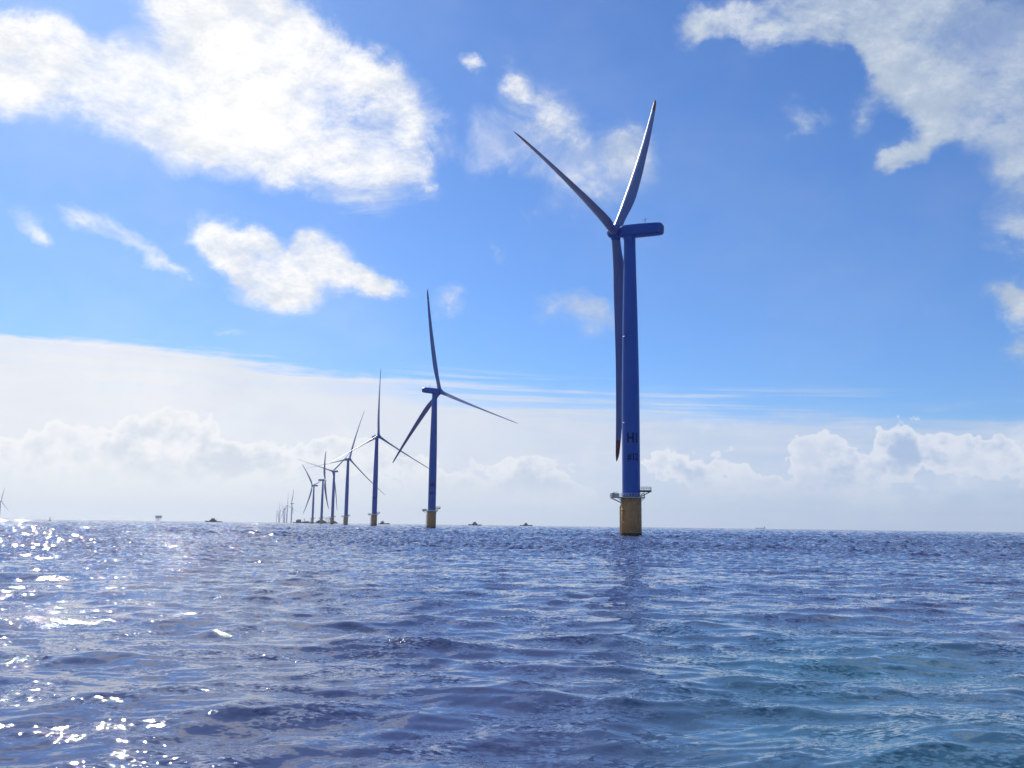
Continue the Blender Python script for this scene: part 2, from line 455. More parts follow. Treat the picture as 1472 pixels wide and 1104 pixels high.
# ------------------------------------------------------------------ the sea
def build_sea():
    rows = [0.0, 2.0, 4.0]
    r = 5.5
    while r < 14000:
        rows.append(r)
        r += max(0.045, min(r * r / 5200.0, 0.0042 * r if r < 2500 else 0.012 * r))
    rows = np.array(rows)
    fa = np.radians(np.arange(-42, 42.001, 0.085))
    ba = np.radians(np.concatenate([np.arange(44, 180, 2.5), np.arange(180, 316, 2.5), [316.0]]))
    ang = np.concatenate([fa, ba])
    nr, na = len(rows), len(ang)
    Rr, Aa = np.meshgrid(rows, ang, indexing='ij')
    X = (Rr * np.sin(Aa)).ravel()
    Y = (Rr * np.cos(Aa)).ravel()
    drr = np.gradient(rows)
    daa = np.full(na, np.radians(0.085))
    daa[len(fa):] = R(2.5)
    cell = np.maximum(drr[:, None], (rows[:, None] * daa[None, :]) * 0.6).ravel()
    rng = np.random.default_rng(7)
    Z = np.zeros_like(X)
    DX = np.zeros_like(X)
    DY = np.zeros_like(X)
    comps = []
    N = 150
    for i in range(N):
        lam = 0.35 * (17.0 / 0.35) ** ((i + rng.random()) / N)
        spread = R(46) if lam < 3 else R(30)
        th = R(8) + rng.normal() * spread
        slope = 0.125 * (0.55 + 0.9 * rng.random()) * float(np.interp(math.log(lam), [math.log(.35), math.log(1), math.log(3.5), math.log(7), math.log(17)], [0.7, 1.0, 1.05, 0.65, 0.35]))
        comps.append((lam, th, slope / math.sqrt(N), rng.random() * 6.283))
    for lam, th, sl, ph in comps:
        k = 2 * math.pi / lam
        kx, ky = k * math.sin(th), k * math.cos(th)
        fade = np.clip((lam / cell - 2.2) / 3.0, 0, 1)
        idx = np.nonzero(fade > 0)[0]
        if len(idx) == 0:
            continue
        x, y, f = X[idx], Y[idx], fade[idx]
        # slow wandering of the phase breaks up endless straight crests
        p = kx * x + ky * y + ph + 0.9 * np.sin(0.11 * x + 0.07 * y + ph * 3) + 0.7 * np.sin(-0.05 * x + 0.13 * y + ph * 5)
        a = sl / k * f * math.sqrt(2)
        Z[idx] += a * np.cos(p)
        DX[idx] -= 0.85 * a * math.sin(th) * np.sin(p)
        DY[idx] -= 0.85 * a * math.cos(th) * np.sin(p)
    # short steep chop at the size of the mesh cells, where the wave sums above are too fine for it
    chop = np.minimum(0.17 * cell, 0.22) * np.clip((cell - 0.12) / 0.5, 0, 1)
    J = rng.normal(size=(nr, na))
    J = (J + .8 * np.roll(J, 1, 1) + .8 * np.roll(J, -1, 1) + .4 * np.roll(J, 2, 1) + .4 * np.roll(J, -2, 1)) / 1.61
    Z += chop * J.ravel()
    # gusts: patches of livelier and calmer water
    gust = 1.0 + 0.28 * np.sin(0.031 * X + 0.9) * np.sin(0.043 * Y + 0.4 + 0.01 * X) + 0.15 * np.sin(0.11 * X + 0.06 * Y)
    X2, Y2 = X + DX * gust, Y + DY * gust
    Z2 = Z * gust - (X * X + Y * Y) / (2 * EARTH)
    co = np.stack([X2, Y2, Z2], 1).astype(np.float32)
    i0 = np.arange(nr - 1)[:, None] * na
    j0 = np.arange(na)[None, :]
    j1 = (np.arange(na)[None, :] + 1) % na
    q = np.stack([i0 + j0, i0 + na + j0, i0 + na + j1, i0 + j1], -1).reshape(-1, 4).astype(np.int32)
    me = bpy.data.meshes.new('sea')
    me.vertices.add(len(co))
    me.vertices.foreach_set('co', co.ravel())
    me.loops.add(q.size)
    me.loops.foreach_set('vertex_index', q.ravel())
    me.polygons.add(len(q))
    me.polygons.foreach_set('loop_start', np.arange(0, q.size, 4, dtype=np.int32))
    me.polygons.foreach_set('loop_total', np.full(len(q), 4, dtype=np.int32))
    me.polygons.foreach_set('use_smooth', np.ones(len(q), dtype=bool))
    # how much of the wave field the mesh itself is too coarse to carry here
    lod = np.clip(np.log(cell / 0.10) / np.log(12.0), 0, 1).astype(np.float32)
    at = me.attributes.new('unresolved', 'FLOAT', 'POINT')
    at.data.foreach_set('value', lod)
    me.update(calc_edges=True)
    # face normals must look up
    if me.polygons[nr * na // 3].normal.z < 0:
        me.flip_normals()
    o = bpy.data.objects.new('sea', me)
    C.objects.link(o)
    o['kind'] = 'structure'
    me.materials.append(sea_material())
    return o


def sea_material():
    m = bpy.data.materials.new('sea water')
    m.use_nodes = True
    q = G(m.node_tree)
    b = m.node_tree.nodes['Principled BSDF']
    tc = q.new('ShaderNodeTexCoord').outputs['Object']
    geo = q.new('ShaderNodeNewGeometry').outputs['Normal']
    lod = q.new('ShaderNodeAttribute', attribute_name='unresolved').outputs['Fac']

    def slopes(scale, stretch, detail, rough, off):
        mp = q.new('ShaderNodeMapping')
        q.put(mp.inputs[0], tc)
        mp.inputs['Location'].default_value = off
        mp.inputs['Rotation'].default_value = (0, 0, R(12))
        mp.inputs['Scale'].default_value = (1.0 / stretch, 1.0, 0.0)
        c = q.noise(mp.outputs[0], scale, detail, rough)['Color']
        return q.v('SUBTRACT', c, (0.5, 0.5, 0.5))

    s1 = slopes(0.55, 2.0, 3.0, 0.6, (3, 7, 0))       # metre-scale chop, only where the mesh is too coarse
    s2 = slopes(3.4, 1.8, 3.0, 0.6, (11, 2, 0))       # ripples
    s3 = slopes(13.0, 1.6, 1.2, 0.5, (5, 23, 0))     # capillary ripples
    patch = q.ramp(q.noise(tc, 0.45, 3.0, 0.55)['Fac'], 0.43, 0.66, 0.15, 1.7)
    big = q.ramp(q.noise(tc, 0.012, 4.0, 0.6)['Fac'], 0.35, 0.65, 0.8, 1.2)
    w1 = q.m('MULTIPLY', q.m('MULTIPLY', lod, 1.5), q.ramp(q.noise(tc, 0.8, 2.0, 0.6)['Fac'], 0.36, 0.64, 0.45, 1.5))
    w2 = q.m('MULTIPLY', q.m('MULTIPLY_ADD', lod, 0.9, 0.36), patch)
    w3 = q.m('MULTIPLY', patch, 0.9)
    sv_ = q.v('ADD', q.v('ADD', q.v('SCALE', s1, scale=w1), q.v('SCALE', s2, scale=w2)), q.v('SCALE', s3, scale=w3))
    sv_ = q.v('SCALE', sv_, scale=big)
    sv_ = q.v('MULTIPLY', sv_, (0.9, 1.1, 0.0))
    nrm = q.v('NORMALIZE', q.v('ADD', geo, sv_))
    q.put(b.inputs['Normal'], nrm)
    # base colour: navy, mixed to teal in noise patches close in on the right
    t = q.noise(q.v('MULTIPLY', tc, (1.0, 0.7, 1.0)), 0.055, 3.0, 0.5, 0.4)['Fac']
    sx = q.new('ShaderNodeSeparateXYZ')
    q.put(sx.inputs[0], tc)
    side = q.ramp(q.m('MULTIPLY_ADD', sx.outputs[0], 1.0, q.m('MULTIPLY', sx.outputs[1], -0.10)), -2.0, 5.0)
    teal = q.m('MULTIPLY', q.ramp(t, 0.34, 0.56), side)
    teal = q.m('MULTIPLY', teal, q.ramp(sx.outputs[1], 55.0, 12.0))
    col = q.mix(teal, (0.068, 0.088, 0.185, 1), (0.040, 0.145, 0.195, 1))
    q.put(b.inputs['Base Color'], col)
    b.inputs['Roughness'].default_value = 0.03
    b.inputs['IOR'].default_value = 1.333
    b.inputs['Specular IOR Level'].default_value = 0.5
    q.put(b.inputs['Specular Tint'], (0.97, 0.96, 1.0, 1))
    return m


build_sea()


# ------------------------------------------------------------------ wind turbines
HUB = 103.0
BLADE = 83.0


def blade_mesh(prebend, pitch=84, lo=0.0, hi=1.0, detail=1.0, material=None, name='blade'):
    """blade along +Z in the rotor frame: x tangential, +y upwind; feathered: leading edge upwind"""
    st = [0.022, 0.035, 0.05, 0.08, 0.11, 0.15, 0.19, 0.23, 0.28, 0.34, 0.41, 0.48, 0.55, 0.62, 0.69, 0.76, 0.82, 0.865, 0.90, 0.93, 0.96, 0.98, 0.992, 1.0]
    xs = [0, .04, .10, .16, .21, .27, .4, .55, .7, .82, .9, .96, .985, 1.0]
    ch = [3.1, 3.1, 3.5, 4.45, 4.9, 4.85, 4.45, 3.65, 2.95, 2.35, 1.9, 1.45, .95, .25]
    th = [1.0, .98, .72, .48, .37, .31, .25, .21, .19, .17, .16, .15, .15, .15]
    tw = [-6, -6, -5, -3, -1, 1, 5, 8, 10, 11, 11, 11, 11, 11]
    keep = [t for t in st if lo - 1e-6 <= t <= hi + 1e-6]
    n = 20 if detail >= 1 else 8
    if detail < 1:
        keep = keep[::3] + ([keep[-1]] if keep[::3][-1] != keep[-1] else [])
    b = MB()
    rings = []
    for t in keep:
        c_ = np.interp(t, xs, ch)
        tr = np.interp(t, xs, th)
        a = R(pitch + np.interp(t, xs, tw) * 0.5)
        blend = min(1.0, max(0.0, (t - 0.03) / 0.13))
        ring = []
        for j in range(n):
            ph = 2 * math.pi * j / n
            cxn = math.cos(ph)                      # -1 leading edge .. 1 trailing edge
            u = (cxn + 1) / 2
            shape = 0.5 * math.sin(ph)
            air = math.copysign(1.0, math.sin(ph) or 1) * (1.49 * math.sqrt(max(u, 0)) - .63 * u - 1.76 * u ** 2 + 1.42 * u ** 3 - .51 * u ** 4) * (1.0 if math.sin(ph) > 0 else 0.75)
            y_ = (1 - blend) * shape + blend * air * 1.0
            xc = (u - (0.5 * (1 - blend) + 0.30 * blend)) * c_
            yc = y_ * tr * c_
            # chord runs downwind (-y) when feathered
            X_ = xc * math.cos(a) - yc * math.sin(a)
            Y_ = -(xc * math.sin(a) + yc * math.cos(a))
            ring.append((X_, Y_ + prebend * t * t, t * BLADE))
        rings.append(ring)
    b.loft(rings, True, True)
    return b.mesh(name, material or M['blade'])


def tower_mesh(n=64):
    b = MB()
    prof = [(2.94, 12.9), (2.94, 30), (2.90, 45), (2.72, 60), (2.45, 75), (2.16, 88), (1.98, 97), (1.95, 101.0)]
    # flanges between the tower sections
    out = []
    for i, (r_, z) in enumerate(prof):
        out.append((r_, z))
    b.rev(out, n)
    for z, r_ in ((13.3, 3.06), (37.0, 2.965), (66.0, 2.655)):
        b.rev([(r_ - .08, z - .12), (r_, z - .12), (r_, z + .12), (r_ - .08, z + .12)], n)
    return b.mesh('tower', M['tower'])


def pile_mesh(n=64):
    b = MB()
    b.rev([(3.3, -14), (3.3, 1.0), (3.32, 1.02), (3.32, 12.4), (3.05, 12.7)], n)
    for z in (4.5, 8.6):
        b.rev([(3.30, z - .1), (3.40, z - .1), (3.40, z + .1), (3.30, z + .1)], n)
    return b.mesh('monopile', M['pile'])


def growth_mesh(n=96):
    b = MB()
    rnd = random.Random(4)
    rings = []
    for r_, z in ((3.31, -3.0), (3.38, -1.0), (3.40, 0.4), (3.36, 0.9)):
        rings.append([((r_ + rnd.random() * .04) * math.cos(2 * math.pi * j / n), (r_ + rnd.random() * .04) * math.sin(2 * math.pi * j / n), z + (rnd.random() * .35 if z > .5 else 0)) for j in range(n)])
    b.loft(rings, False, True)
    return b.mesh('marine_growth', M['growth'])


PA = (-1, 0)   # the platform's long end points left


def platform_mesh():
    b = MB()
    z0, z1 = 12.45, 12.75
    n = 56
    ri, ro = 3.1, 4.55
    rings = [[(r_ * math.cos(2 * math.pi * j / n), r_ * math.sin(2 * math.pi * j / n), z) for j in range(n)] for r_, z in ((ri, z0), (ro, z0), (ro, z1), (ri, z1))]
    b.loft(rings, False, False, smooth=False, closed=True)
    b.box(-5.55, -0.3, 12.605, 2.6, 4.6, 0.29)
    for y in (-2.2, 1.6):
        b.tube([(-6.6, y, 12.45), (-3.3, y * .6, 10.9)], 0.10)
    for a in range(0, 360, 30):
        b.tube([(4.4 * math.cos(R(a)), 4.4 * math.sin(R(a)), 12.45), (3.3 * math.cos(R(a)), 3.3 * math.sin(R(a)), 11.5)], 0.06, 6)
    return b.mesh('work_platform', M['pale'])


def locker_mesh():
    b = MB()
    b.bbox(0, 0, 0, 1.2, 1.6, 1.05, .06)
    b.bbox(0, 0, .57, 1.3, 1.7, .1, .03)
    return b.mesh('equipment_locker', M['pale'])


def rail_mesh():
    b = MB()
    pts = []
    for a in range(0, 360, 12):
        x, y = 4.45 * math.cos(R(a)), 4.45 * math.sin(R(a))
        if x < -4.0:
            continue
        pts.append((a, x, y))
    loop = [(x, y) for a, x, y in sorted(pts, key=lambda p: (p[0] + 180) % 360)]
    loop = [(-4.3, -2.5), (-5.6, -2.5), (-6.75, -2.5), (-6.75, -1.4), (-6.75, -.3), (-6.75, .8), (-6.75, 1.9), (-5.6, 1.9), (-4.3, 1.9)]
    ring = [(4.45 * math.cos(R(a)), 4.45 * math.sin(R(a))) for a in range(-144, 157, 12)]
    for L in (loop, ring):
        for x, y in L:
            b.tube([(x, y, 12.75), (x, y, 13.9)], 0.05, 6)
        for z in (13.3, 13.9):
            b.tube([(x, y, z) for x, y in L], 0.05, 6)
    return b.mesh('railing', M['pale'])


def upper_deck():
    b = MB()
    b.box(4.65, 0.0, 14.75, 3.5, 3.6, 0.55)
    for y in (-1.5, 1.5):
        b.tube([(6.0, y, 14.45), (2.9, y * .7, 12.95)], 0.10)
    b.tube([(4.3, -1.5, 14.45), (2.95, -1.0, 13.4)], 0.07)
    return b.mesh('laydown_deck', M['dark'])


def upper_rail():
    b = MB()
    L = [(3.1, -1.7), (4.2, -1.7), (5.3, -1.7), (6.35, -1.7), (6.35, -.6), (6.35, .6), (6.35, 1.7), (5.3, 1.7), (4.2, 1.7), (3.1, 1.7)]
    for x, y in L:
        b.tube([(x, y, 15.02), (x, y, 16.1)], 0.05, 6)
    for z in (15.55, 16.1):
        b.tube([(x, y, z) for x, y in L], 0.05, 6)
    return b.mesh('railing', M['pale'])


def landing_mesh():
    """boat landing on the pile's left side: two fender pipes with stubs"""
    b = MB()
    for y in (-2.1, -0.6):
        b.tube([(-3.75, y, -4), (-3.75, y, 9.6), (-3.3, y, 10.2)], 0.16, 10)
        for z in (1.2, 4.8, 8.4):
            b.tube([(-3.75, y, z), (-2.9, y, z)], 0.12, 8)
    return b.mesh('boat_landing', M['yellow'])


def ladder_mesh():
    b = MB()
    for y in (-1.6, -1.1):
        b.tube([(-3.6, y, -2), (-3.6, y, 12.6)], 0.05, 6)
    for i in range(46):
        b.tube([(-3.6, -1.6, -1.6 + i * .31), (-3.6, -1.1, -1.6 + i * .31)], 0.025, 5)
    return b.mesh('ladder', M['pale'])


def crane_mesh():
    b = MB()
    b.tube([(-5.6, 1.2, 12.75), (-5.6, 1.2, 14.0)], 0.14, 10)
    b.bbox(-5.6, 1.2, 14.1, .5, .5, .35, .06)
    b.tube([(-5.6, 1.2, 14.2), (-4.4, 0.2, 14.5)], 0.09, 8)
    return b.mesh('davit_crane', M['yellow'])


def nacelle_mesh():
    b = MB()
    # local frame: +y upwind, rotor centre at origin of y = 0; body from y=-1.9 back to -16.4
    secs = [(-1.7, 1.55, 1.6, 0), (-2.3, 1.9, 1.95, 0), (-3.6, 2.05, 2.1, 0), (-7, 2.12, 2.12, .05), (-12, 2.1, 2.05, .1), (-15.4, 2.02, 1.95, .12), (-16.2, 1.85, 1.75, .12), (-16.5, 1.55, 1.45, .12)]
    rings = []
    n = 40
    for y, hx, hz, zc in secs:
        ring = []
        e = 0.42 if y < -2.5 else 0.7
        for j in range(n):
            ph = 2 * math.pi * j / n
            c_, s_ = math.cos(ph), math.sin(ph)
            ring.append((hx * math.copysign(abs(c_) ** e, c_), y, zc + hz * math.copysign(abs(s_) ** e, s_)))
        rings.append(ring)
    rings.reverse()
    b.loft(rings)
    b.rev([(2.0, -2.9), (2.05, -1.8)], 40, 0, -5.0)
    return b.mesh('nacelle', M['nacelle'])


def rear_panel_mesh():
    b = MB()
    b.bbox(0, -16.53, 0.12, 2.6, 0.12, 2.3, 0.04)
    for k in range(7):
        b.box(0, -16.62, -0.8 + k * .3, 2.3, 0.06, 0.1)
    return b.mesh('vent_panel', M['panel'])


def mast_mesh():
    b = MB()
    b.tube([(0.5, -10.2, 2.1), (0.5, -10.2, 4.1)], 0.11, 8)
    b.tube([(0.5, -10.2, 3.7), (0.5, -9.3, 3.7), (0.5, -9.3, 4.0)], 0.05, 6)
    b.tube([(0.5, -10.2, 4.0), (0.5, -11.0, 4.2)], 0.05, 6)
    b.bbox(0.5, -10.2, 4.2, .3, .3, .25, .04)
    return b.mesh('weather_mast', M['pale'])


def hub_mesh():
    b = MB()
    prof = [(0.15, 3.0), (0.9, 2.85), (1.55, 2.35), (2.0, 1.5), (2.2, 0.5), (2.2, -0.6), (2.05, -1.4), (1.5, -1.75)]
    n = 40
    rings = [[(r_ * math.cos(2 * math.pi * j / n), y, r_ * math.sin(2 * math.pi * j / n)) for j in range(n)] for r_, y in prof]
    b.loft(rings)
    for k in range(3):
        a = 2 * math.pi * k / 3
        ux, uz = math.sin(a), math.cos(a)
        rr = []
        for d_, r_ in ((0.6, 1.75), (1.6, 1.72), (2.15, 1.66), (2.35, 1.60)):
            rr.append([(ux * d_ + r_ * math.cos(2 * math.pi * j / 28) * uz, r_ * math.sin(2 * math.pi * j / 28), uz * d_ - r_ * math.cos(2 * math.pi * j / 28) * ux) for j in range(28)])
        b.loft(rr)
    return b.mesh('hub', M['nacelle'])


def letters_mesh(lines, mid_deg):
    """lettering wrapped on the tower's cylinder; lines = [(text, height_m, z_base, width_m)]"""
    b = MB()
    for text, h, z0, wid in lines:
        cu = bpy.data.curves.new('txt', 'FONT')
        cu.body = text
        cu.size = 1.0
        cu.offset = 0.03
        cu.resolution_u = 3
        ob = bpy.data.objects.new('txt', cu)
        C.objects.link(ob)
        dg = bpy.context.evaluated_depsgraph_get()
        me = bpy.data.meshes.new_from_object(ob.evaluated_get(dg))
        bpy.data.objects.remove(ob)
        bm = bmesh.new()
        bm.from_mesh(me)
        bmesh.ops.subdivide_edges(bm, edges=[e for e in bm.edges if e.calc_length() > .12], cuts=3)
        bmesh.ops.triangulate(bm, faces=bm.faces[:])
        xs = [v.co.x for v in bm.verts]
        ys = [v.co.y for v in bm.verts]
        x0, x1, y0, y1 = min(xs), max(xs), min(ys), max(ys)
        bm.verts.index_update()
        rr = 2.94 + 0.012
        vs = []
        for v in bm.verts:
            u = (v.co.x - x0) / (x1 - x0) * wid
            a = R(mid_deg) + u / rr
            vs.append((rr * math.cos(a), rr * math.sin(a), z0 + (v.co.y - y0) / (y1 - y0) * h))
        b.add(vs, [[v.index for v in f.verts] for f in bm.faces])
        bm.free()
        bpy.data.meshes.remove(me)
    return b.mesh('lettering', M['letter'])


SH = {}


def sh(key, fn):
    if key not in SH:
        SH[key] = fn()
    return SH[key]


def turbine(hub_x, hub_y, yaw, phase, prebend, tilt, pitch, lens, label, group, lettering=None, near=True, hub_h=HUB, nacelle_parts=True):
    ya = R(yaw)
    n_ = (math.sin(ya), math.cos(ya))
    bx, by = hub_x - 5.0 * n_[0], hub_y - 5.0 * n_[1]
    t = thing('wind_turbine', label, 'wind turbine', (bx, by, drop(bx, by)), group)
    nseg = 64 if near else 16
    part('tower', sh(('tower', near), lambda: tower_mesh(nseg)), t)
    pile = part('monopile', sh(('pile', near), lambda: pile_mesh(nseg)), t, label='weathered yellow brown foundation pile')
    if near:
        tower = t.children[0] if t.children else None
        part('marine_growth', sh('growth', growth_mesh), pile)
        part('boat_landing', sh('landing', landing_mesh), pile)
        part('ladder', sh('ladder', ladder_mesh), pile)
        pf = part('work_platform', sh('platform', platform_mesh), t)
        part('railing', sh('rail', rail_mesh), pf)
        part('equipment_locker', sh('locker', locker_mesh), pf, (-6.0, -1.3, 13.3))
        part('equipment_locker', sh('locker', locker_mesh), pf, (-4.6, 0.9, 13.3))
        part('davit_crane', sh('crane', crane_mesh), pf)
        ud = part('laydown_deck', sh('udeck', upper_deck), t)
        part('railing', sh('urail', upper_rail), ud)
        if lettering:
            lines, mid = lettering
            for ln in lines:
                part('lettering', letters_mesh([ln], mid), t, label='dark blue lettering painted on the tower')
    # nacelle frame: +y upwind with the shaft tilted up
    rot = Matrix.Rotation(-ya, 4, 'Z') @ Matrix.Rotation(R(tilt), 4, 'X')
    cen = Vector((5.0 * n_[0], 5.0 * n_[1], hub_h))
    eul = rot.to_euler()
    na = part('nacelle', sh('nacelle', nacelle_mesh), t, cen, (Matrix.Rotation(-ya, 4, 'Z') @ Matrix.Rotation(R(2), 4, 'X')).to_euler())
    if near:
        part('vent_panel', sh('vent', rear_panel_mesh), na)
        part('weather_mast', sh('mast', mast_mesh), na)
    hb_rot = rot @ Matrix.Rotation(R(phase), 4, 'Y')
    part('hub', sh('hub', hub_mesh), t, cen, hb_rot.to_euler())
    det = 1.0 if near else 0.5
    for k in range(3):
        rb = rot @ Matrix.Rotation(R(phase + 120 * k), 4, 'Y')
        bl = part('blade', sh(('blade', prebend, pitch, near), lambda: blade_mesh(prebend, pitch, 0.0, 0.90 if near else 1.0, det)), t, cen, rb.to_euler())
        bl.scale = (1, 1, lens[k])
        if near:
            part('blade_tip', sh(('tip', prebend, pitch), lambda: blade_mesh(prebend, pitch, 0.90, 1.0, 1.0, M['red'], 'blade_tip')), bl, label='dark red blade tip')
    return t


L1 = ([('H1', 3.3, 30.4, 3.6), ('#12', 2.6, 24.4, 3.9)], -122)
near_set = [
    # hub_x, hub_y, yaw, phase, prebend, tilt, pitch, blade length factors, label, lettering
    (34.9, 311.3, 293.5, 33, 4.0, 6, 103, (0.96, 1.035, 0.972), 'nearest and tallest blue-shaded wind turbine, one blade hanging straight down beside its tower', L1),
    (-55.1, 709.7, 44, 110.8, 3.7, 5, 84, (1, 1, 1), 'second largest wind turbine, its nacelle pointing left and one blade reaching right', ([('H1', 3.3, 30.4, 3.6), ('#11', 2.6, 24.4, 3.6)], -122)),
    (-154.2, 1088.1, 150, 119.8, 7.0, 5, 84, (0.975, 0.975, 0.975), 'third largest wind turbine, rotor seen face on with one blade pointing straight up', ([('H1', 3.3, 30.4, 3.6)], -122)),
    (-255.1, 1485.2, 146, 104.8, 11.0, 5, 84, (0.975, 0.975, 0.975), 'fourth largest wind turbine, rotor face on, just left of the third largest', None),
    (-351.2, 1858.6, 317, 43.9, 8.0, 5, 84, (0.975, 0.975, 0.975), 'right one of three crowded turbines before the barges, long blade reaching left', None),
    (-441.9, 2246.9, 76.7, 92.2, 7.0, 5, 84, (0.975, 0.975, 0.975), 'middle one of three crowded turbines before the barges, nacelle pointing left', None),
    (-546.0, 2599.5, 286, 73.3, 8.0, 5, 84, (0.975, 0.975, 0.975), 'leftmost and shortest of the three crowded turbines before the barges', None),
]
for hx, hy, yaw, ph, pb, tl, pi_, ln_, lab, lt in near_set:
    turbine(hx, hy, yaw, ph, pb, tl, pi_, ln_, lab, 'wind turbines in the long row', lt)
far_set = [
    (-2934.8, 5461.4, 95, -14, 8, 'faint wind turbine cut by the left edge of the photo, away from all others'),
    (-1184.5, 5114.6, 283, 17, 8, 'tallest and rightmost of the distant hazy wind turbines left of the barges'),
    (-1349.9, 5743.5, 140, 0, 8, 'second tallest hazy wind turbine, next left of the tallest hazy one'),
    (-1690.5, 7101.6, 200, 40, 8, 'third hazy wind turbine from the right in the cluster left of the barges'),
    (-1840.1, 7682.7, 230, 55, 8, 'fourth hazy wind turbine from the right in the cluster left of the barges'),
    (-2049.9, 8455.1, 120, 20, 8, 'fifth hazy wind turbine from the right in the cluster left of the barges'),
    (-2274.8, 9326.6, 160, 70, 8, 'second hazy wind turbine from the left end of the distant cluster, almost lost in haze'),
    (-2697.4, 10973.3, 100, 90, 8, 'leftmost and faintest of the hazy wind turbines left of the barges'),
]
for hx, hy, yaw, ph, pb, lab in far_set:
    turbine(hx, hy, yaw, ph, pb, 5, 84, (.97, .97, .97), lab, 'distant hazy wind turbines', None, near=False)


# ------------------------------------------------------------------ boats, barges, substation, beacon
def hull_mesh(L, W, Hb, Hs, name='hull', material=None, blunt=0.0):
    """hull along +x (bow at +x); Hb/Hs freeboard at bow and stern"""
    b = MB()
    rings = []
    for i in range(15):
        t = i / 14
        x = -L / 2 + L * t
        w = W / 2 * (min(1.0, 0.85 + t * .5) if t < .3 else 1.0)
        if t > 0.6:
            w *= max(blunt, 1 - ((t - 0.6) / 0.4) ** 2.0 * (1 - max(blunt, .04)))
        zt = Hs + (Hb - Hs) * max(0, (t - .35) / .65) ** 1.8
        keel = -1.2
        rings.append([(x, -w, zt), (x - 0.0, -w * .92, .2), (x, -w * .6, keel), (x, w * .6, keel), (x, w * .92, .2), (x, w, zt)])
    b.loft(rings, True, True, smooth=False)
    return b.mesh(name, material or M['hull'])


def boat(x, y, label, L, heading, cab, group=None, house=0.3, mast=5.0, dark=True):
    """work boat; cab = (centre x, length, height), a raked two-storey deckhouse"""
    t = thing('work_boat', label, 'boat', (x, y, drop(x, y)), group, R(heading))
    W = L * .26
    Hs, Hb = 2.6, 3.8
    part('hull', hull_mesh(L, W, Hb, Hs), t)
    cxx, cl_, chh = cab
    b = MB()
    w = W * .72
    h1 = chh * .52
    b.loft([[(cxx - cl_ / 2, -w / 2, Hs - .1), (cxx + cl_ / 2, -w / 2, Hs - .1), (cxx + cl_ / 2, w / 2, Hs - .1), (cxx - cl_ / 2, w / 2, Hs - .1)],
            [(cxx - cl_ / 2 + .3, -w / 2 + .1, Hs + h1), (cxx + cl_ / 2 - 1.2, -w / 2 + .1, Hs + h1), (cxx + cl_ / 2 - 1.2, w / 2 - .1, Hs + h1), (cxx - cl_ / 2 + .3, w / 2 - .1, Hs + h1)]], smooth=False)
    hs = part('deckhouse', b.mesh('deckhouse', M['house']), t)
    b = MB()
    wl = cl_ * .52
    x0 = cxx - wl * .45
    b.loft([[(x0, -w * .4, Hs + h1), (x0 + wl, -w * .4, Hs + h1), (x0 + wl, w * .4, Hs + h1), (x0, w * .4, Hs + h1)],
            [(x0 + .1, -w * .38, Hs + chh), (x0 + wl - .9, -w * .38, Hs + chh), (x0 + wl - .9, w * .38, Hs + chh), (x0 + .1, w * .38, Hs + chh)]], smooth=False)
    b.box(x0 + wl / 2 - .5, 0, Hs + chh + .08, wl + .6, w * .9, .16)
    wh = part('wheelhouse', b.mesh('wheelhouse', M['house']), t)
    b = MB()
    for s_ in (-1, 1):
        for k in range(3):
            b.box(x0 + .8 + k * (wl - 1.8) / 3 + .3, s_ * w * .395, Hs + h1 + (chh - h1) * .6, (wl - 1.8) / 3 - .25, .04, (chh - h1) * .42)
    part('window', b.mesh('window', M['glass']), wh)
    b = MB()
    b.tube([(x0 + wl * .4, 0, Hs + chh), (x0 + wl * .35, 0, Hs + chh + mast)], .10, 8, .05)
    b.tube([(x0 + wl * .38, -1.2, Hs + chh + mast * .55), (x0 + wl * .38, 1.2, Hs + chh + mast * .55)], .05, 6)
    b.box(x0 + wl * .42, 0, Hs + chh + mast * .35, 1.2, .3, .2)
    part('mast', b.mesh('mast', M['dark']), t)
    b = MB()
    for i in range(9):
        xx = -L / 2 + .6 + i * (L * .55) / 8
        for s_ in (-1, 1):
            b.tube([(xx, s_ * W * .42, Hs), (xx, s_ * W * .42, Hs + 1)], .05, 5)
    for s_ in (-1, 1):
        b.tube([(-L / 2 + .6, s_ * W * .42, Hs + 1), (-L / 2 + .6 + L * .55, s_ * W * .42, Hs + 1)], .05, 5)
    part('railing', b.mesh('railing', M['dark']), t)
    return t


BG = 'small work boats along the horizon'
boat(-745.3, 2386.3, 'dark low work boat between the hazy block platform and the turbine row', 43, 178, (1.5, 16, 7.0), BG, mast=2.5)
boat(-96.0, 2598.2, 'dark work boat just right of the second largest turbine', 38, 176, (1.0, 14, 6.6), BG, mast=3.0)
boat(45.6, 2699.6, 'rightmost of the dark work boats, right of the middle between the two largest turbines', 36, 4, (-1.0, 12, 6.4), BG, mast=3.5)
boat(-348.5, 2620.6, 'dark work boat half hidden just behind the foot of the third largest turbine', 31, 5, (-4.0, 11, 6.4), BG, mast=2.0)


def lattice(b, p0, p1, w, n, r=.12):
    p0, p1 = Vector(p0), Vector(p1)
    t = (p1 - p0).normalized()
    a = t.cross(Vector((0, 1, 0))).normalized()
    c = t.cross(a)
    cs = [(a + c) * w / 2, (a - c) * w / 2, (-a - c) * w / 2, (-a + c) * w / 2]
    for q in cs:
        b.tube([p0 + q, p1 + q * .4], r, 5)
    for i in range(n):
        f0, f1 = i / n, (i + 1) / n
        for k in range(4):
            s0, s1 = 1 - .6 * f0, 1 - .6 * f1
            b.tube([p0.lerp(p1, f0) + cs[k] * s0, p0.lerp(p1, f1) + cs[(k + 1) % 4] * s1], r * .6, 4)


